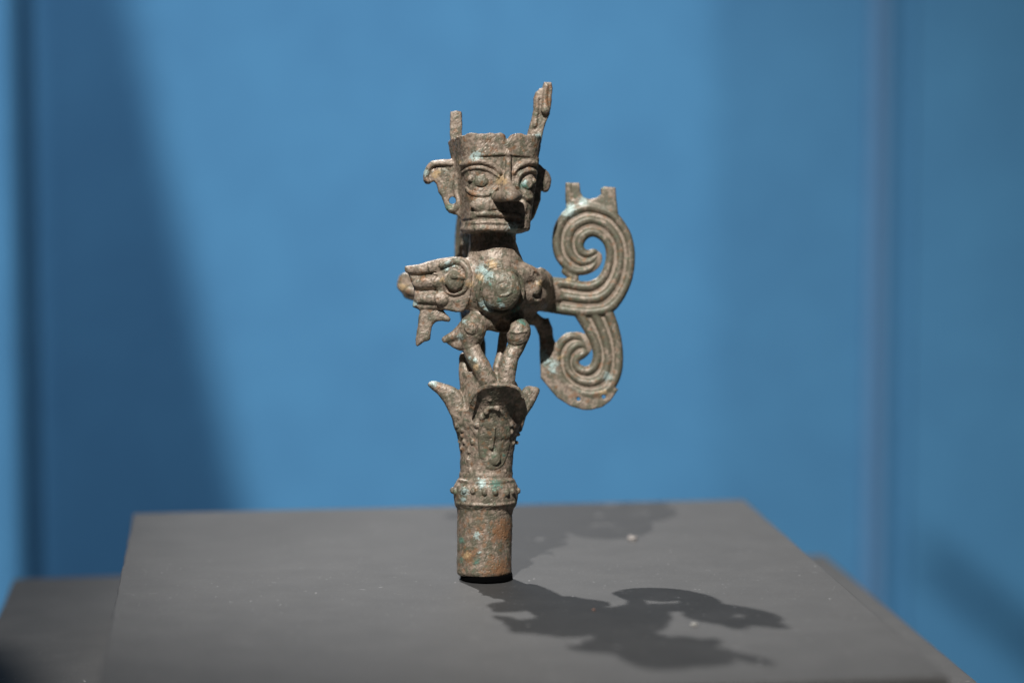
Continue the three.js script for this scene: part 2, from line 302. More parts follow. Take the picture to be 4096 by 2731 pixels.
tube('leg_001', [[2078, 1312, 34, 38], [2074, 1330, 52, 48], [2066, 1382, 46, 34], [2044, 1425, 56, 33], [2030, 1470, 66, 36], [2024, 1530, 70, 36]], { k: 10 });
tube('leg_001', [[2040, 1325, 4], [2070, 1330, 4], [2105, 1325, 4]], { k: 6 });

tube('bird_body', [[2030, 1290, -90, 22], [2014, 1350, -95, 20], [2004, 1410, -90, 18], [1988, 1470, -70, 18]], { k: 10 });
tube('leg', [[1850, 1400, 2.5], [1880, 1393, 3.5], [1910, 1376, 3.5], [1926, 1360, 2.5]], { sub: true, k: 4, lift: 1 });
tube('leg_001', [[2034, 1376, 3], [2062, 1386, 3.5], [2096, 1376, 3]], { sub: true, k: 5, lift: 1 });
// ---- body
ball('bird_body', 1988, 1150, -40, 138, 132, 170, { k: 30, yaw: -0.35 });
turned('neck', [[880, 96, 1972], [930, 92, 1970], [965, 93, 1971], [1000, 100, 1974], [1040, 110, 1980], [1090, 118, 1984]], -8, { k: 26 });
ball('bird_body', 2060, 1180, -150, 110, 85, 150, { k: 40, yaw: -0.5 });
tube('bird_body', [[1945, 1275, 10, 40], [2010, 1292, 0, 40], [2060, 1285, -20, 44]], { k: 30 });
ball('bird_body', 2012, 1308, 50, 30, 26, 60, { sub: true, k: 8 });
// shoulders
tube('wing', [[1880, 1085, 40, 50], [1830, 1098, 40, 52], [1790, 1110, 36, 50], [1740, 1125, 20, 44]], { k: 30, flat: 1.2 });
tube('wing', [[1900, 1190, 30, 44], [1830, 1190, 30, 42], [1760, 1180, 20, 34]], { k: 30, flat: 1.2 });
plate('wing', [[1617, 1066], [1680, 1056], [1714, 1046], [1770, 1033], [1815, 1027], [1858, 1036], [1880, 1080], [1880, 1200], [1850, 1246], [1750, 1238], [1680, 1240], [1651, 1226], [1657, 1188], [1655, 1152], [1642, 1112]], 14, 36, { k: 16, round: 14, smooth: 1, sx: 0.14 });
// three feathers and their steps
for (const f of [[[1634, 1078, 15], [1680, 1077, 20], [1735, 1068, 22], [1790, 1052, 22]], [[1670, 1133, 22], [1700, 1129, 26], [1745, 1124, 26]], [[1678, 1194, 20], [1710, 1193, 22], [1770, 1196, 24]]]) tube('wing/feather', f.map((p) => [p[0], p[1], 34 + (p[0] - 1650) * 0.16, p[2]]), { k: 7, flat: 1.1 });
raise('wing', [[1710, 1046], [1724, 1094], [1748, 1098], [1726, 1138], [1750, 1162], [1734, 1186], [1756, 1226], [1850, 1244], [1884, 1150], [1866, 1036], [1790, 1030]], 7, { k: 5, pri: 0, zmin: -20 });
tube('wing', [[1636, 1106, 5], [1680, 1101, 5.5], [1722, 1093, 6], [1742, 1090, 3]], { sub: true, k: 3, lift: 1 });
tube('wing', [[1654, 1166, 5], [1700, 1163, 5.5], [1735, 1160, 5], [1742, 1152, 4], [1726, 1141, 3], [1712, 1139, 3]], { sub: true, k: 3, lift: 1 });
tube('wing', [[1745, 1218, 4], [1738, 1200, 4], [1750, 1196, 3]], { sub: true, k: 3, lift: 1 });
tube('wing', [[1765, 1062, 9], [1800, 1046, 12], [1845, 1050, 13], [1873, 1085, 13], [1872, 1130, 11], [1850, 1165, 9], [1815, 1176, 8], [1785, 1163, 7], [1777, 1130, 6], [1780, 1105, 5]], { k: 6, lift: 3 });
tube('wing', [[1784, 1098, 6], [1796, 1082, 7], [1815, 1074, 7], [1832, 1080, 6], [1840, 1092, 4]], { sub: true, k: 4, lift: 3 });
tube('wing', [[1786, 1140, 6], [1797, 1160, 7], [1818, 1166, 8], [1845, 1156, 6]], { sub: true, k: 4, lift: 2 });
ball('wing/spiral_boss', 1818, 1124, null, 36, 38, 18, { k: 4, pri: 3 });
tube('wing/spiral_boss', [[1815, 1105, 12], [1832, 1108, 8], [1850, 1112, 7]], { k: 5, pri: 2 });
tube('wing/spiral_boss', [[1824, 1104, 3]], { n: 1, k: 3, sub: true, lift: 3 });
// breast disc
tube('bird_body/breast_disc', spline([[1920, 1130], [1912, 1175], [1925, 1218], [1965, 1245], [2013, 1250], [2058, 1236], [2086, 1196], [2090, 1150], [2072, 1105], [2040, 1078], [2000, 1066], [1958, 1075], [1932, 1102], [1920, 1130]], 2).map((p) => [p[0], p[1], 10]), { n: 1, k: 6, lift: 6, pri: 2 });
ball('bird_body/breast_disc', 2004, 1156, null, 80, 84, 42, { k: 3, lift: 0, pri: 4, yaw: -0.15 });
tube('bird_body/breast_disc', [[2000, 1182, 3], [2024, 1180, 5], [2042, 1168, 5], [2046, 1146, 3]], { k: 5, lift: -1, pri: 5 });
tube('bird_body/breast_disc', [[1985, 1165, 3], [1988, 1135, 4], [2012, 1122, 4], [2034, 1132, 3]], { k: 6, lift: -1.5, pri: 5 });
ball('bird_body/breast_disc', 2012, 1150, null, 10, 10, 4, { k: 5, pri: 5 });
tube('bird_body', [[1950, 1062, 8], [1990, 1048, 10], [2030, 1056, 10]], { k: 12 });
// right wing, turned away
tube('wing_001', [[2095, 1092, 20, 40], [2128, 1105, -10, 38], [2150, 1120, -60, 40], [2160, 1150, -160, 46]], { k: 20 });
tube('wing_001', [[2110, 1170, -10, 44], [2140, 1185, -60, 46], [2150, 1195, -170, 50]], { k: 24 });
plate('wing_001', [[2150, 1075], [2190, 1085], [2212, 1120], [2200, 1180], [2172, 1218], [2140, 1220], [2130, 1150]], -190, 60, { k: 16, round: 20, sx: -1.2 });
tube('wing_001', [[2146, 1096, 12], [2160, 1108, 12], [2163, 1122, 8]], { sub: true, k: 4, lift: 4 });
tube('wing_001', [[2140, 1184, 10], [2152, 1192, 13], [2158, 1172, 10]], { sub: true, k: 4, lift: 3 });
ball('wing_001/spiral_boss', 2148, 1146, null, 16, 34, 22, { k: 5, pri: 2 });
// hook under the left wing
plate('hook', [[1681, 1240], [1714, 1233], [1763, 1237], [1786, 1256], [1801, 1274], [1794, 1287], [1768, 1283], [1742, 1288], [1726, 1311], [1719, 1358], [1696, 1367], [1668, 1385], [1663, 1360], [1672, 1302]], 14, 24, { k: 6, round: 13, smooth: 2 });
tube('hook', [[1700, 1256, 10, 14], [1705, 1225, 0, 18]], { n: 1, k: 12 });

// ---- tail plumes: three ridges following a scroll, between an outer and an inner edge
function plume(part, O, I, zc, edge) {
  const fl = edge ? { flatX: 0.78 } : { flat: 0.78 }, wf = edge ? { flatX: 4 } : { flat: 4 }, put = edge || ((x, y, r) => [x, y, zc, r]);
  const st = spline(O.map((o, i) => [...o, ...I[i]]), 3);
  for (let r = 0; r < 3; r++) {
    const t = (r + 0.5) / 3;
    const pts = st.map((s) => put(lerp(s[0], s[2], t), lerp(s[1], s[3], t), Math.max(4, Math.hypot(s[0] - s[2], s[1] - s[3]) / 6 * 0.84)));
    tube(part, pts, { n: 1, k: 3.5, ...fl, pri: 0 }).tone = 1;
  }
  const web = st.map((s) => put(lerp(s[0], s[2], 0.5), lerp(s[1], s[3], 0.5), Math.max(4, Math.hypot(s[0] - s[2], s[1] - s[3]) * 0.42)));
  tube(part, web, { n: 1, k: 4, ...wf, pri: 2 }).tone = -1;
}
const ZT = -285;
const UPPER = [[[2150, 1246], [2195, 1254], [2280, 1267], [2370, 1272], [2452, 1254], [2502, 1193], [2533, 1120], [2544, 1043], [2540, 978], [2521, 917], [2471, 848], [2413, 818], [2356, 803], [2299, 816], [2249, 844], [2214, 902], [2205, 967], [2214, 1024], [2241, 1066], [2280, 1097], [2318, 1101], [2356, 1089], [2383, 1060], [2391, 1036]],
  [[2150, 1098], [2195, 1101], [2264, 1109], [2318, 1121], [2352, 1122], [2388, 1104], [2410, 1068], [2420, 1026], [2416, 988], [2402, 965], [2384, 954], [2370, 951], [2357, 954], [2347, 962], [2340, 973], [2338, 983], [2340, 992], [2346, 998], [2353, 1001], [2362, 1000], [2370, 996], [2377, 992], [2383, 996], [2386, 1004]]];
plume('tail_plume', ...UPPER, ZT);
plate('tail_plume', [[2262, 731], [2318, 731], [2322, 770], [2335, 792], [2360, 797], [2388, 790], [2405, 776], [2402, 756], [2417, 746], [2462, 750], [2466, 800], [2472, 850], [2400, 850], [2340, 840], [2270, 850], [2262, 800]], ZT - 4, 22, { k: 10, round: 8, smooth: 1 });
tube('tail_plume', [[2290, 735, ZT + 24, 8], [2292, 790, ZT + 24, 9]], { n: 1, k: 6, sub: true });
tube('tail_plume', [[2262, 1085, ZT, 16], [2300, 1112, ZT, 16]], { n: 1, k: 8 });
const LOWER = [[[2455, 1235], [2478, 1300], [2491, 1360], [2496, 1420], [2493, 1480], [2476, 1535], [2446, 1575], [2400, 1596], [2350, 1598], [2295, 1578], [2245, 1540], [2218, 1490], [2208, 1440], [2214, 1385], [2236, 1348], [2270, 1328], [2310, 1337], [2340, 1372], [2349, 1399]],
  [[2290, 1255], [2325, 1310], [2347, 1345], [2363, 1378], [2370, 1412], [2362, 1446], [2345, 1461], [2330, 1462], [2318, 1456], [2312, 1448], [2313, 1438], [2320, 1430], [2328, 1430], [2335, 1434], [2342, 1434], [2347, 1430], [2350, 1425], [2351, 1420], [2351, 1414]]];
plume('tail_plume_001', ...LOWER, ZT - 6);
plate('tail_plume_001', [[2130, 1290], [2195, 1270], [2207, 1313], [2214, 1352], [2236, 1400], [2236, 1480], [2264, 1530], [2305, 1562], [2350, 1580], [2405, 1575], [2450, 1545], [2474, 1556], [2441, 1604], [2408, 1628], [2365, 1639], [2332, 1639], [2282, 1624], [2229, 1591], [2193, 1548], [2163, 1512], [2161, 1462], [2159, 1395], [2156, 1340], [2146, 1313]], ZT - 4, 20, { k: 6, round: 8, smooth: 1 });
tube('tail_plume_001', [[2314, 1596, ZT - 40, 7], [2314, 1596, ZT + 60, 9]], { n: 1, sub: true, k: 4 });
tube('tail_plume_001', [[2310, 1592, ZT + 24, 10], [2332, 1602, ZT + 24, 8]], { n: 1, sub: true, k: 4 });
tube('tail_plume_001', [[2415, 1586, ZT - 60, 9], [2415, 1586, ZT + 60, 9]], { n: 1, sub: true, k: 4 });
// tail root and the plume on the far side, seen on edge behind neck and wing
tube('bird_body', [[2060, 1185, -170, 66], [2140, 1184, -230, 58], [2190, 1180, -275, 52]], { k: 24 });
tube('bird_body', [[2090, 1262, -190, 40], [2150, 1282, -255, 24], [2182, 1320, -280, 24]], { k: 18 });
for (const [dz, r] of [[0, 24], [-40, 24], [-80, 22]]) {
  tube('tail_plume_002', [[2000, 1180, -200 + dz, r], [1900, 1190, -240 + dz, r], [1780, 1185, -280 + dz, r], [1690, 1170, -300 + dz, r], [1640, 1160, -310 + dz * 0.7, r]], { k: 5, n: 3 });
}
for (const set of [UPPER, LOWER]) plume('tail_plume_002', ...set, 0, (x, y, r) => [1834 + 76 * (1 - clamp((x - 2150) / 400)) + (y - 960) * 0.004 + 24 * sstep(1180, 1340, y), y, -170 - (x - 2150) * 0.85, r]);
plate('tail_plume_002', [[1596, 1104], [1625, 1088], [1700, 1092], [1820, 1120], [1820, 1230], [1700, 1215], [1652, 1202], [1622, 1192], [1606, 1170], [1586, 1146]], -315, 26, { k: 10, round: 16, smooth: 2, sx: 0.25 });
for (const y of [1112, 1148, 1180]) tube('tail_plume_002', [[1608 + (y - 1112) * 0.25, y, -352, 12], [1700, y + 6, -322, 16], [1810, y + 16, -292, 16]], { n: 1, k: 8 });

// ---- head: a tapered box with rounded corners, turned to the right and tipped back
const HY = 0.31, HP = 0.065, HC = P(1989, 740, 45), ch = Math.cos(HY), sh = Math.sin(HY), cp = Math.cos(HP), sp = Math.sin(HP);
const toHead = (x, y, z) => { x -= HC[0]; y -= HC[1]; z -= HC[2]; const u = x * ch - z * sh + 7 * clamp(-y / 190), w0 = x * sh + z * ch; return [u, y * cp - w0 * sp, y * sp + w0 * cp]; };
const hw = (v) => lerp(126, 166, sstep(-190, 190, v) * 0.55 + clamp((v + 190) / 380) * 0.45);
const boxR = (u, w, a, b, r) => { const du = Math.abs(u) - a + r, dw = Math.abs(w) - b + r; return Math.min(Math.max(du, dw), 0) + Math.hypot(Math.max(du, 0), Math.max(dw, 0)) - r; };
const hd = (v) => 0.74 * hw(v);
addOp({ part: 'head', k: 10, lo: [HC[0] - 200, HC[1] - 215, HC[2] - 170], hi: [HC[0] + 200, HC[1] + 130, HC[2] + 190], f: (x, y, z) => {
  const [u, v, w] = toHead(x, y, z), a = hw(v), d = boxR(u, w + u * u * 0.0007, a, hd(v) + 4, 56) * 0.97;
  const e = Math.max(v - 105, -186 - v), p = d + 8, q = e + 8;
  return Math.min(Math.max(p, q), 0) + Math.hypot(Math.max(p, 0), Math.max(q, 0)) - 8;
} });
addOp({ part: 'head/cap', k: 4, lo: [HC[0] - 200, HC[1] + 50, HC[2] - 190], hi: [HC[0] + 210, HC[1] + 260, HC[2] + 190], f: (x, y, z) => {
  const [u, v, w] = toHead(x, y, z), a = hw(v) - 2 + 8 * clamp((v - 100) / 90), d = boxR(u, w + u * u * 0.0009, a, hd(v) + 13, 66);
  const lip = 104 + Math.abs(u) * -0.06, e = Math.max(v - 190 + Math.abs(u) * 0.015 - N3(u * 0.02, 5, w * 0.02) * 5, lip - v), p = d + 5, q = e + 5;
  return Math.min(Math.max(p, q), 0) + Math.hypot(Math.max(p, 0), Math.max(q, 0)) - 5;
} });
addOp({ sub: true, k: 6, lo: [HC[0] - 180, HC[1] + 60, HC[2] - 170], hi: [HC[0] + 190, HC[1] + 300, HC[2] + 180], f: (x, y, z) => {
  const [u, v, w] = toHead(x, y, z); return Math.max(boxR(u, w, hw(v) - 17, hd(v) - 14, 40), 70 - v);
} });
{ const w = (px, py, r) => [px, py, null, r]; tube('head/cap', [[2034, 515, 180, 24], [2030, 545, 180, 14], [2024, 568, 180, 8]], { n: 1, sub: true, k: 5, flat: 0.3 }); }
// jaw rim, mouth
tube('head', [[1848, 915, 9], [1880, 917, 9], [1935, 914, 9], [2000, 916, 9], [2050, 920, 9], [2084, 922, 9]], { k: 12 });
tube('head', [[1846, 885, 5], [1905, 878, 5], [1960, 876, 5], [2030, 879, 5], [2080, 885, 4]], { sub: true, k: 6 });
tube('head/lips', [[1912, 858, 6], [1940, 856, 8], [1990, 856, 9], [2045, 861, 8], [2080, 866, 6]], { k: 5, pri: 2 });
tube('head', [[1880, 845, 3], [1920, 843, 5], [1970, 841, 5], [2030, 844, 5], [2080, 850, 4]], { sub: true, k: 4 });
tube('head/lips', [[1890, 892, 5], [1940, 889, 6], [2000, 891, 6], [2045, 895, 6], [2080, 898, 5]], { k: 6, pri: 1 });
tube('head', [[1900, 870, 3], [1960, 868, 3], [2030, 872, 3], [2078, 877, 3]], { sub: true, k: 4 });
// cheeks
ball('head', 1925, 818, null, 46, 20, 7, { k: 20 });
ball('head', 2092, 826, null, 14, 22, 9, { k: 16 });
// brows
tube('head/brow', [[1846, 660, 10], [1875, 650, 12], [1910, 646, 12], [1945, 650, 12], [1975, 664, 11], [2000, 690, 9]], { k: 8, lift: 1, pri: 2 });
tube('head', [[1850, 672, 3], [1880, 662, 4], [1915, 659, 4.5], [1945, 664, 4], [1972, 680, 3]], { sub: true, k: 4, lift: 1 });
tube('head/brow_001', [[2056, 690, 8], [2072, 667, 10], [2100, 652, 11], [2128, 648, 11], [2146, 654, 9]], { k: 8, lift: 1, pri: 2 });
tube('head', [[2066, 690, 3], [2084, 674, 5], [2110, 664, 5], [2134, 667, 5], [2144, 671, 4]], { sub: true, k: 4, lift: 1 });
// eyes: sunk socket, lids, iris and corner bead
ball('head/eye', 1918, 722, null, 54, 36, 12, { sub: true, k: 10, lift: 8 });
tube('head/eye', [[1848, 690, 5], [1875, 675, 6.5], [1906, 669, 7], [1942, 675, 7], [1972, 690, 6], [1994, 708, 4]], { k: 5, lift: 2, pri: 3 });
tube('head/eye', [[1862, 752, 4], [1878, 767, 6], [1902, 777, 7], [1930, 780, 7], [1960, 773, 6.5], [1990, 750, 4]], { k: 6, lift: 2, pri: 3 });
ball('head/eye', 1925, 725, null, 27, 23, 10, { k: 5, pri: 4, lift: 1 }).tone = 1;
ball('head/eye', 1882, 715, null, 12, 15, 13, { k: 4, pri: 4 });
tube('head/eye', [[1880, 729, 5]], { n: 1, sub: true, k: 3, lift: 4 });
tube('head/eye', [[1905, 745, 3], [1925, 750, 4], [1945, 742, 3]], { sub: true, k: 3 });
ball('head/eye_001', 2110, 734, null, 32, 36, 14, { sub: true, k: 10, lift: 8 });
tube('head/eye_001', [[2068, 745, 5], [2074, 712, 7], [2092, 690, 8], [2118, 681, 8], [2134, 684, 8], [2146, 692, 5]], { k: 5, lift: 2, pri: 3 });
tube('head/eye_001', [[2068, 745, 5], [2076, 768, 7], [2095, 786, 9], [2112, 793, 9], [2126, 788, 7]], { k: 6, lift: 2, pri: 3 });
ball('head/eye_001', 2108, 732, null, 24, 24, 12, { k: 4, pri: 4, lift: 2 }).tone = 1;
ball('head/eye_001', 2134, 724, null, 12, 13, 10, { k: 4, pri: 4 });
// nose
tube('head/nose', [[2034, 606, 8], [2034, 632, 12], [2033, 665, 12], [2031, 700, 13], [2031, 735, 14]], { k: 4, lift: 8, pri: 3 });
tube('head', [[2050, 630, 2.5], [2050, 665, 3], [2049, 700, 3], [2048, 735, 3]], { sub: true, k: 2, n: 3, lift: 1 });
{
  const z = surfZ(2031, 735);
  tube('head/nose', [[2031, 728, z - 2, 16], [2034, 752, z + 22, 24], [2039, 772, z + 56, 31], [2042, 786, z + 80, 28]], { k: 6, pri: 4 });
  tube('head/nose', [[1994, 786, z + 10, 22], [2030, 784, z + 60, 25]], { n: 1, k: 10, pri: 4 });
  tube('head/nose', [[2070, 784, z + 8, 20], [2056, 784, z + 58, 23]], { n: 1, k: 10, pri: 4 });
  tube('head/nose', [[1984, 786, z - 2, 17], [1994, 790, z + 10, 16]], { n: 1, k: 6, pri: 4 });
  addOp({ part: 'head/nose', sub: true, k: 4, lo: [P(1950, 0, 0)[0], P(0, 850, 0)[1], z], hi: [P(2090, 0, 0)[0], P(0, 800, 0)[1], z + 150], f: (() => { const yb = P(0, 808, z)[1], x0 = P(2030, 0, z)[0]; return (x, y, q) => Math.max(y - yb, yb - 40 - y, Math.abs(x - x0) - 70, z + 2 - q); })() });
}
// ears
plate('head/ear', [[1840, 648], [1790, 638], [1756, 639], [1729, 643], [1708, 659], [1695, 690], [1692, 717], [1701, 734], [1718, 735], [1734, 725], [1746, 738], [1753, 767], [1766, 785], [1780, 825], [1797, 850], [1828, 860], [1850, 870], [1860, 760]], 0, 17, { k: 10, round: 9, smooth: 2, sx: 0.25 });
tube('head/ear', [[1806, 654, 9], [1770, 652, 10], [1735, 656, 10], [1712, 676, 10], [1704, 712, 10], [1712, 724, 8]], { k: 5, lift: 2 });
tube('head/ear', [[1732, 675, 5], [1750, 668, 6], [1775, 668, 6], [1790, 680, 5]], { sub: true, k: 5, lift: 2 });
tube('head/ear', [[1810, 802, -80, 15], [1810, 802, 100, 15]], { n: 1, sub: true, k: 4 });
tube('head/ear', [[1825, 700, 9], [1822, 760, 9], [1832, 800, 8], [1822, 836, 9], [1800, 838, 8]], { k: 8, lift: 1 });
plate('head/ear_001', [[2140, 660], [2172, 670], [2192, 684], [2204, 708], [2203, 740], [2192, 764], [2176, 768], [2164, 763], [2162, 800], [2148, 838], [2134, 872], [2112, 880], [2110, 760]], -60, 20, { k: 8, round: 10, smooth: 2, sx: -0.9 });
// horns
tube('head/horn', [[1826, 600, -55, 22], [1825, 540, -55, 21], [1823, 490, -55, 22], [1825, 462, -55, 20]], { k: 8, flat: 1, n: 2 });
plate('head/horn', [[1801, 447], [1824, 444], [1846, 449], [1848, 500], [1846, 600], [1806, 600], [1799, 530]], -55, 20, { k: 4, round: 6, smooth: 1 });
plate('head/horn_001', [[2104, 590], [2106, 545], [2118, 503], [2134, 440], [2134, 395], [2141, 372], [2158, 355], [2170, 352], [2176, 329], [2206, 330], [2209, 358], [2203, 428], [2199, 456], [2182, 492], [2168, 545], [2160, 600]], -70, 19, { k: 4, round: 7, smooth: 1 });
tube('head/horn_001', [[2186, 345, -50, 9], [2178, 400, -50, 10], [2182, 440, -46, 18]], { n: 2, k: 5 });
tube('head/horn_001', [[2150, 395, -52, 9], [2146, 440, -52, 9], [2140, 500, -52, 10]], { n: 2, k: 5 });
tube('head/horn_001', [[2166, 462, -44, 13], [2182, 476, -44, 13]], { n: 1, sub: true, k: 5 });

// ---------------------------------------------------------------- meshing (surface nets over the blocks that hold surface)
const CELL = 3, BN = 14, lo = [1e9, 1e9, 1e9], hi = [-1e9, -1e9, -1e9];
for (const o of ops) if (!o.sub) for (let c = 0; c < 3; c++) { lo[c] = Math.min(lo[c], o.lo[c] - 24); hi[c] = Math.max(hi[c], o.hi[c] + 24); }
const NB = [0, 1, 2].map((c) => Math.ceil((hi[c] - lo[c]) / (CELL * BN))), NX = NB[0] * BN + 2, NY = NB[1] * BN + 2;
const key = (i, j, k) => i + NX * (j + NY * k);
const vmap = new Map(), vpos = [], vpart = [], vtone = [], quads = [];
const partIds = new Map(), partNames = [];
const pid = (n) => { if (!partIds.has(n)) { partIds.set(n, partNames.length); partNames.push(n); } return partIds.get(n); };
const G = BN + 1, buf = new Float32Array(G * G * G);
function near(x0, y0, z0, x1, y1, z1, pad) {
  const out = []; let solid = false;
  for (const o of ops) {
    if (o.lo[0] > x1 + pad || o.hi[0] < x0 - pad || o.lo[1] > y1 + pad || o.hi[1] < y0 - pad || o.lo[2] > z1 + pad || o.hi[2] < z0 - pad) continue;
    if (o.segs) {
      const segs = o.segs.filter((s) => !(s.lo[0] > x1 + pad || s.hi[0] < x0 - pad || s.lo[1] > y1 + pad || s.hi[1] < y0 - pad || s.lo[2] > z1 + pad || s.hi[2] < z0 - pad));
      if (!segs.length) continue;
      out.push({ ...o, segs });
    } else out.push(o);
    if (!o.sub) solid = true;
  }
  return solid ? out : null;
}
for (let bk = 0; bk < NB[2]; bk++) for (let bj = 0; bj < NB[1]; bj++) for (let bi = 0; bi < NB[0]; bi++) {
  const x0 = lo[0] + bi * BN * CELL, y0 = lo[1] + bj * BN * CELL, z0 = lo[2] + bk * BN * CELL, L = BN * CELL;
  const list = near(x0, y0, z0, x0 + L, y0 + L, z0 + L, 22);
  if (!list) continue;
  const dc = field(x0 + L / 2, y0 + L / 2, z0 + L / 2, list);
  if (dc > L * 1.2 || dc < -L * 1.3) continue;
  let neg = false, pos = false;
  for (let k = 0, q = 0; k < G; k++) for (let j = 0; j < G; j++) for (let i = 0; i < G; i++, q++) { const d = buf[q] = field(x0 + i * CELL, y0 + j * CELL, z0 + k * CELL, list); if (d < 0) neg = true; else pos = true; }
  if (!neg || !pos) continue;
  const E = [[0, 1], [2, 3], [4, 5], [6, 7], [0, 2], [1, 3], [4, 6], [5, 7], [0, 4], [1, 5], [2, 6], [3, 7]], dv = new Float64Array(8);
  for (let k = 0; k < BN; k++) for (let j = 0; j < BN; j++) for (let i = 0; i < BN; i++) {
    let m = 0;
    for (let c = 0; c < 8; c++) { dv[c] = buf[(i + (c & 1)) + G * ((j + ((c >> 1) & 1)) + G * (k + (c >> 2)))]; if (dv[c] < 0) m |= 1 << c; }
    if (m === 0 || m === 255) continue;
    let sx = 0, sy = 0, sz = 0, n = 0;
    for (const [a, b] of E) if (((m >> a) & 1) !== ((m >> b) & 1)) { const t = dv[a] / (dv[a] - dv[b]); sx += lerp(a & 1, b & 1, t); sy += lerp((a >> 1) & 1, (b >> 1) & 1, t); sz += lerp(a >> 2, b >> 2, t); n++; }
    const X = x0 + (i + sx / n) * CELL, Y = y0 + (j + sy / n) * CELL, Z = z0 + (k + sz / n) * CELL;
    field(X, Y, Z, list);
    const gi = bi * BN + i, gj = bj * BN + j, gk = bk * BN + k;
    vmap.set(key(gi, gj, gk), vpart.length); vpos.push(X, Y, Z); vpart.push(pid(field.part || 'bird_body')); vtone.push(field.tone);
    const s0 = dv[0] < 0;
    if (s0 !== dv[1] < 0) quads.push([gi, gj, gk, 0, s0]);
    if (s0 !== dv[2] < 0) quads.push([gi, gj, gk, 1, s0]);
    if (s0 !== dv[4] < 0) quads.push([gi, gj, gk, 2, s0]);
  }
}
const tris = [];
for (const [i, j, k, ax, inside] of quads) {
  const c = ax === 0 ? [key(i, j - 1, k - 1), key(i, j, k - 1), key(i, j, k), key(i, j - 1, k)] : ax === 1 ? [key(i - 1, j, k - 1), key(i - 1, j, k), key(i, j, k), key(i, j, k - 1)] : [key(i - 1, j - 1, k), key(i, j - 1, k), key(i, j, k), key(i - 1, j, k)];
  const v = c.map((q) => vmap.get(q)); if (v.some((q) => q === undefined)) continue;
  if (inside) tris.push(v[0], v[1], v[2], v[0], v[2], v[3]); else tris.push(v[0], v[2], v[1], v[0], v[3], v[2]);
}
const NV = vpart.length, posA = new Float32Array(vpos);
const whole = new THREE.BufferGeometry();
whole.setAttribute('position', new THREE.BufferAttribute(posA, 3)); whole.setIndex(tris); whole.computeVertexNormals();
// corroded skin: lumps, grains and pits, then colours of soil, oxides and carbonates
const fbm = (x, y, z, s, o) => { let v = 0, a = 1, t = 0; for (let q = 0; q < o; q++) { v += a * N3(x * s + q * 17, y * s, z * s); t += a; a *= 0.55; s *= 2.1; } return v / t; };
const nrm = whole.attributes.normal.array, col = new Float32Array(NV * 3), orig = posA.slice();
const C = { dust: [0.32, 0.25, 0.19], brown: [0.155, 0.112, 0.083], olive: [0.098, 0.096, 0.062], rust: [0.24, 0.118, 0.055], ochre: [0.46, 0.32, 0.17], pale: [0.40, 0.52, 0.49], teal: [0.085, 0.215, 0.165], green: [0.095, 0.14, 0.085], soil: [0.42, 0.34, 0.275], dark: [0.045, 0.042, 0.034] };
const patches = [[1928, 1078, 22, 'pale'], [1948, 1102, 24, 'pale'], [1922, 1110, 16, 'ochre'], [1968, 1060, 18, 'ochre'], [1952, 1232, 18, 'pale'], [1930, 1215, 14, 'pale'], [2006, 1222, 12, 'pale'], [2000, 1202, 8, 'teal'], [2072, 1232, 9, 'teal'], [2055, 1245, 8, 'teal'], [1962, 1140, 6, 'teal'], [2085, 1286, 13, 'teal'], [2098, 1296, 8, 'teal'],
  [1893, 1084, 1, 'pale'], [1786, 1074, 11, 'pale'], [1796, 1052, 10, 'pale'], [1812, 1064, 7, 'pale'], [1770, 1122, 10, 'ochre'], [1880, 1140, 14, 'ochre'], [2172, 1420, 22, 'pale'], [2185, 1440, 22, 'pale'], [2218, 1458, 18, 'pale'], [2215, 1485, 14, 'pale'], [2246, 1432, 10, 'ochre'], [2052, 922, 22, 'pale'], [1912, 634, 18, 'pale'], [1890, 640, 10, 'pale'], [2003, 730, 20, 'ochre'], [2020, 738, 12, 'ochre'], [2096, 748, 16, 'teal'], [2098, 738, 9, 'pale'], [1890, 790, 22, 'rust'],
  [1849, 2232, 13, 'teal'], [1903, 2236, 14, 'teal'], [1876, 2222, 26, 'rust'], [1868, 2215, 14, 'ochre'], [1909, 2137, 12, 'pale'], [1848, 2155, 12, 'teal'], [1919, 2200, 6, 'pale'], [2000, 2270, 40, 'rust'], [2010, 2120, 40, 'rust'], [1860, 1960, 14, 'pale'], [1985, 1934, 20, 'teal'], [1930, 1926, 18, 'pale'], [1915, 1909, 6, 'pale'], [1856, 1992, 9, 'pale'], [1880, 1342, 1, 'pale'], [1860, 1286, 9, 'pale'], [1842, 1345, 12, 'pale'], [1880, 1430, 6, 'pale'], [1902, 1440, 8, 'pale'], [1905, 1464, 12, 'ochre'],
  [1990, 1820, 1, 'teal'], [2016, 1816, 6, 'teal'], [1734, 1530, 14, 'pale'], [1660, 1215, 12, 'pale'], [1800, 825, 14, 'green'], [1780, 835, 12, 'teal'], [1700, 690, 14, 'pale'], [1740, 700, 14, 'ochre'], [1755, 690, 12, 'ochre'], [1842, 655, 7, 'ochre'], [2150, 545, 14, 'pale'], [2190, 400, 20, 'rust'], [2280, 830, 26, 'pale'], [2340, 790, 18, 'pale'], [2420, 1580, 14, 'ochre'], [2160, 1135, 12, 'ochre'], [1598, 1140, 18, 'ochre'], [1858, 950, 14, 'pale'], [2440, 1510, 16, 'pale'], [2280, 1110, 12, 'ochre'], [1640, 1120, 10, 'rust'], [1695, 1115, 12, 'rust']].map((p) => [...P(p[0], p[1], 0), p[2], C[p[3]]]);
const mixc = (c, d, t) => { c[0] += (d[0] - c[0]) * t; c[1] += (d[1] - c[1]) * t; c[2] += (d[2] - c[2]) * t; };
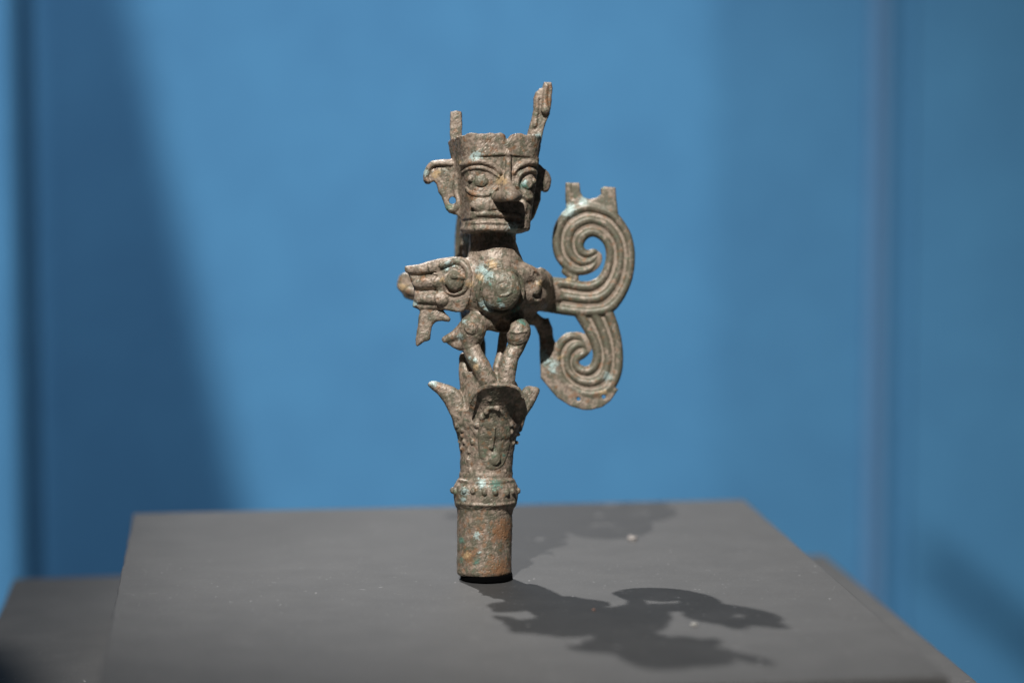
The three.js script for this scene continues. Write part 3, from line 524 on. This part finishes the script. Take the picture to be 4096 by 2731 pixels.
const greenish = { 'bird_body/breast_disc': 0.42, 'collar/stud': 0.4, 'flower_cup/boss': 0.6, 'flower_cup/teardrop_panel': 0.42, 'wing/spiral_boss': 0.35, 'head/eye': 0.05, 'head/eye_001': 0.1, 'leg_001': 0.2, 'socket': 0.2, tail_plume: 0.16, tail_plume_001: 0.12, 'flower_cup/petal': 0.12, 'collar': 0.1, leg: 0.1 };
const patch = new Float32Array(NV), brownish = { socket: 0.55, 'head/cap': 0.3, tail_plume: 0.1 };
for (let v = 0; v < NV; v++) {
  const x = orig[v * 3], y = orig[v * 3 + 1], z = orig[v * 3 + 2], name = partNames[vpart[v]];
  const n1 = fbm(x, y, z, 1 / 60, 3), n2 = fbm(x + 300, y, z, 1 / 22, 3), n3 = N3b(x / 7, y / 7, z / 7), n4 = N3b(x / 4.2, y / 4.2, z / 4.2 + 50), pit = N3b(x / 13 + 9, y / 13, z / 13);
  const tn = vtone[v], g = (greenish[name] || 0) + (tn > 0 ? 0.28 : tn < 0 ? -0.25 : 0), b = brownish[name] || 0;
  const c = [...C.dust];
  mixc(c, C.brown, 0.72 * sstep(-0.36 - b * 0.5, 0.34 - b * 0.4, n2 * 1.1 + n3 * 0.2 + n4 * 0.08 - 0.03));
  mixc(c, C.olive, 0.8 * sstep(-0.06 - g, 0.36 - g, n1 * 0.85 + n3 * 0.22 + n2 * 0.35 + n4 * 0.1));
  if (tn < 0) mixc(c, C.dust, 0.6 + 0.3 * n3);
  const n5 = fbm(x, y + 500, z, 1 / 45, 2);
  mixc(c, C.rust, 0.6 * sstep(0.38 - b * 0.5, 0.62 - b * 0.3, n5 + n3 * 0.15));
  mixc(c, C.green, 0.7 * sstep(0.42 - g * 0.3, 0.7 - g * 0.2, fbm(x + 900, y, z, 1 / 38, 3) + n4 * 0.1));
  mixc(c, C.soil, 0.28 * sstep(0.25, 0.6, n3 * 0.5 + n4 * 0.45 - g * 0.3));
  mixc(c, C.dark, 0.55 * sstep(0.45, 0.75, pit * 0.7 + n4 * 0.3));
  let lum = 1.0 + (n4 * 0.10 + n3 * 0.08) * (name.startsWith('tail') ? 0.5 : 1);
  for (const p of patches) {
    const dx = x - p[0], dy = y - p[1]; if (dx > 60 || dx < -60 || dy > 60 || dy < -60 || nrm[v * 3 + 2] < -0.2) continue;
    const m = sstep(0.30, -0.12, Math.hypot(dx, dy) / p[3] - 0.8 + n2 * 0.7 + n3 * 0.6 + n4 * 0.4);
    if (m > 0) { mixc(c, p[4], 0.78 * m); patch[v] = Math.max(patch[v], m); }
  }
  if (rnd() < 0.004) mixc(c, C.pale, 0.5);
  for (let q = 0; q < 3; q++) col[v * 3 + q] = clamp(c[q] * lum, 0.01, 0.8);
  const soft = name.startsWith('tail') ? 0.32 : 1;
  const disp = soft * (n1 * 2.0 + n2 * 0.65 + n3 * 0.62 + n4 * 0.6 - 2.6 * sstep(0.6, 0.9, pit)) + patch[v] * 1.5;
  for (let q = 0; q < 3; q++) posA[v * 3 + q] = orig[v * 3 + q] + nrm[v * 3 + q] * disp;
}
whole.computeVertexNormals();
// split the skin into named parts; the shared normals keep it one unbroken casting
const figure = new THREE.Group(); figure.name = 'bronze_figure'; figure.rotation.x = -PITCH;
figure.userData = { label: 'small corroded bronze bird with human head, horns and scrolled tail on a flower stem', category: 'bronze figure' };
scene.add(figure);
const skin = new THREE.MeshStandardMaterial({ vertexColors: true, roughness: 0.5, metalness: 0.15 });
const nodes = new Map();
const triPart = [];
for (let t = 0; t < tris.length; t += 3) { const a = vpart[tris[t]], b = vpart[tris[t + 1]], c = vpart[tris[t + 2]]; triPart.push(b === c ? b : a); }
// alike small pieces sharing a label (studs, petals, feathers) are told apart by connectivity
function split(list) {
  const par = new Map(), find = (a) => { while (par.get(a) !== a) { par.set(a, par.get(par.get(a))); a = par.get(a); } return a; };
  for (const t of list) for (let q = 0; q < 3; q++) if (!par.has(tris[t * 3 + q])) par.set(tris[t * 3 + q], tris[t * 3 + q]);
  for (const t of list) { const a = find(tris[t * 3]); for (let q = 1; q < 3; q++) { const b = find(tris[t * 3 + q]); if (a !== b) par.set(b, a); } }
  const groups = new Map();
  for (const t of list) { const r = find(tris[t * 3]); if (!groups.has(r)) groups.set(r, []); groups.get(r).push(t); }
  return [...groups.values()].sort((a, b) => b.length - a.length);
}
const byPart = partNames.map(() => []);
triPart.forEach((p, t) => byPart[p].push(t));
const many = new Set(['collar/stud', 'flower_cup/stud', 'flower_cup/petal', 'wing/feather']), extra = new Map();
const pieces = [];
partNames.forEach((n, p) => {
  if (!many.has(n)) { pieces.push([n, byPart[p]]); return; }
  const rest = [];
  for (const g of split(byPart[p])) if (g.length > 40) pieces.push([n, g]); else rest.push(...g);
  if (rest.length) extra.set(n.split('/')[0], rest);
});
for (const [n, l] of pieces) if (!n.includes('/') && extra.has(n)) l.push(...extra.get(n));
const used = {};
function makePiece(n, list) {
  const idx = new Map(), p = [], no = [], co = [], ix = [];
  for (const t of list) for (let q = 0; q < 3; q++) {
    const v = tris[t * 3 + q];
    if (!idx.has(v)) { idx.set(v, idx.size); for (let c = 0; c < 3; c++) { p.push((posA[v * 3 + c] - BASE[c]) / S); no.push(whole.attributes.normal.array[v * 3 + c]); co.push(col[v * 3 + c]); } }
    ix.push(idx.get(v));
  }
  const g = new THREE.BufferGeometry();
  g.setAttribute('position', new THREE.Float32BufferAttribute(p, 3)); g.setAttribute('normal', new THREE.Float32BufferAttribute(no, 3)); g.setAttribute('color', new THREE.Float32BufferAttribute(co, 3)); g.setIndex(ix);
  const m = new THREE.Mesh(g, skin); m.castShadow = m.receiveShadow = true;
  return m;
}
pieces.sort((a, b) => a[0].split('/').length - b[0].split('/').length);
for (const [n, list] of pieces) {
  if (!list.length) continue;
  const [top, sub] = n.split('/'), m = makePiece(n, list);
  const nm = (sub || top).replace(/_\d+$/, ''); used[nm] = (used[nm] || 0) + 1;
  m.name = nm + (used[nm] > 1 ? '_' + String(used[nm] - 1).padStart(3, '0') : '');
  if (!sub) { figure.add(m); nodes.set(n, m); } else (nodes.get(top) || figure).add(m);
}
const partLabel = { tail_plume: 'large upper scroll of three ridges', tail_plume_001: 'smaller lower scroll of three ridges', tail_plume_002: 'far plume seen on edge behind the wing', wing: 'spread wing with three feathers', wing_001: 'wing turned away', socket: 'plain tubular socket at the foot' };
for (const [n, m] of nodes) if (partLabel[n]) m.userData.label = partLabel[n];
console.log('vertices', NV, 'triangles', tris.length / 3, 'parts', pieces.length);
// black disc put in to fill the gap under the socket
{
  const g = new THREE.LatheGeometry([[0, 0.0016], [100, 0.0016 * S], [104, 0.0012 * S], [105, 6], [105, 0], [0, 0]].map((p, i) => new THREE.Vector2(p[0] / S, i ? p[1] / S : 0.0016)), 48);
  const m = new THREE.Mesh(g, new THREE.MeshPhysicalMaterial({ color: 0x030303, roughness: 1, specularIntensity: 0.1 })); m.name = 'black_disc'; m.castShadow = m.receiveShadow = true; m.position.set(3 / S, 0.0001, 0);
  scene.add(tag(m, 'thin black disc put in under the socket of the bronze figure', 'mounting disc'));
}
// crumbs lying on the block
for (const [i, [px, py, rr, c, label]] of [[1453, 1240, 0.0011, [0.3, 0.27, 0.25], 'pale crumb at the back of the block beside a shadow edge'], [1595, 1437, 0.0007, [0.26, 0.25, 0.23], 'small pale crumb in the gap of the large right-hand shadow'], [1364, 1402, 0.0004, [0.14, 0.08, 0.06], 'tiny reddish grain in the large right-hand shadow']].entries()) {
  const g = new THREE.IcosahedronGeometry(rr, 2), q = g.attributes.position;
  for (let v = 0; v < q.count; v++) { const n = 1 + 0.28 * N3(q.getX(v) / rr + i * 9, q.getY(v) / rr, q.getZ(v) / rr); q.setXYZ(v, q.getX(v) * n, q.getY(v) * n * 0.6, q.getZ(v) * n); }
  g.computeVertexNormals();
  const m = new THREE.Mesh(g, new THREE.MeshStandardMaterial({ color: new THREE.Color().setRGB(...c), roughness: 0.9 }));
  m.name = 'crumb' + (i ? '_00' + i : ''); m.position.copy(onPlane(px, py, 0)); m.position.y = rr * 0.45; m.castShadow = m.receiveShadow = true;
  scene.add(tag(m, label, 'crumb'));
}
renderer.render(scene, camera);
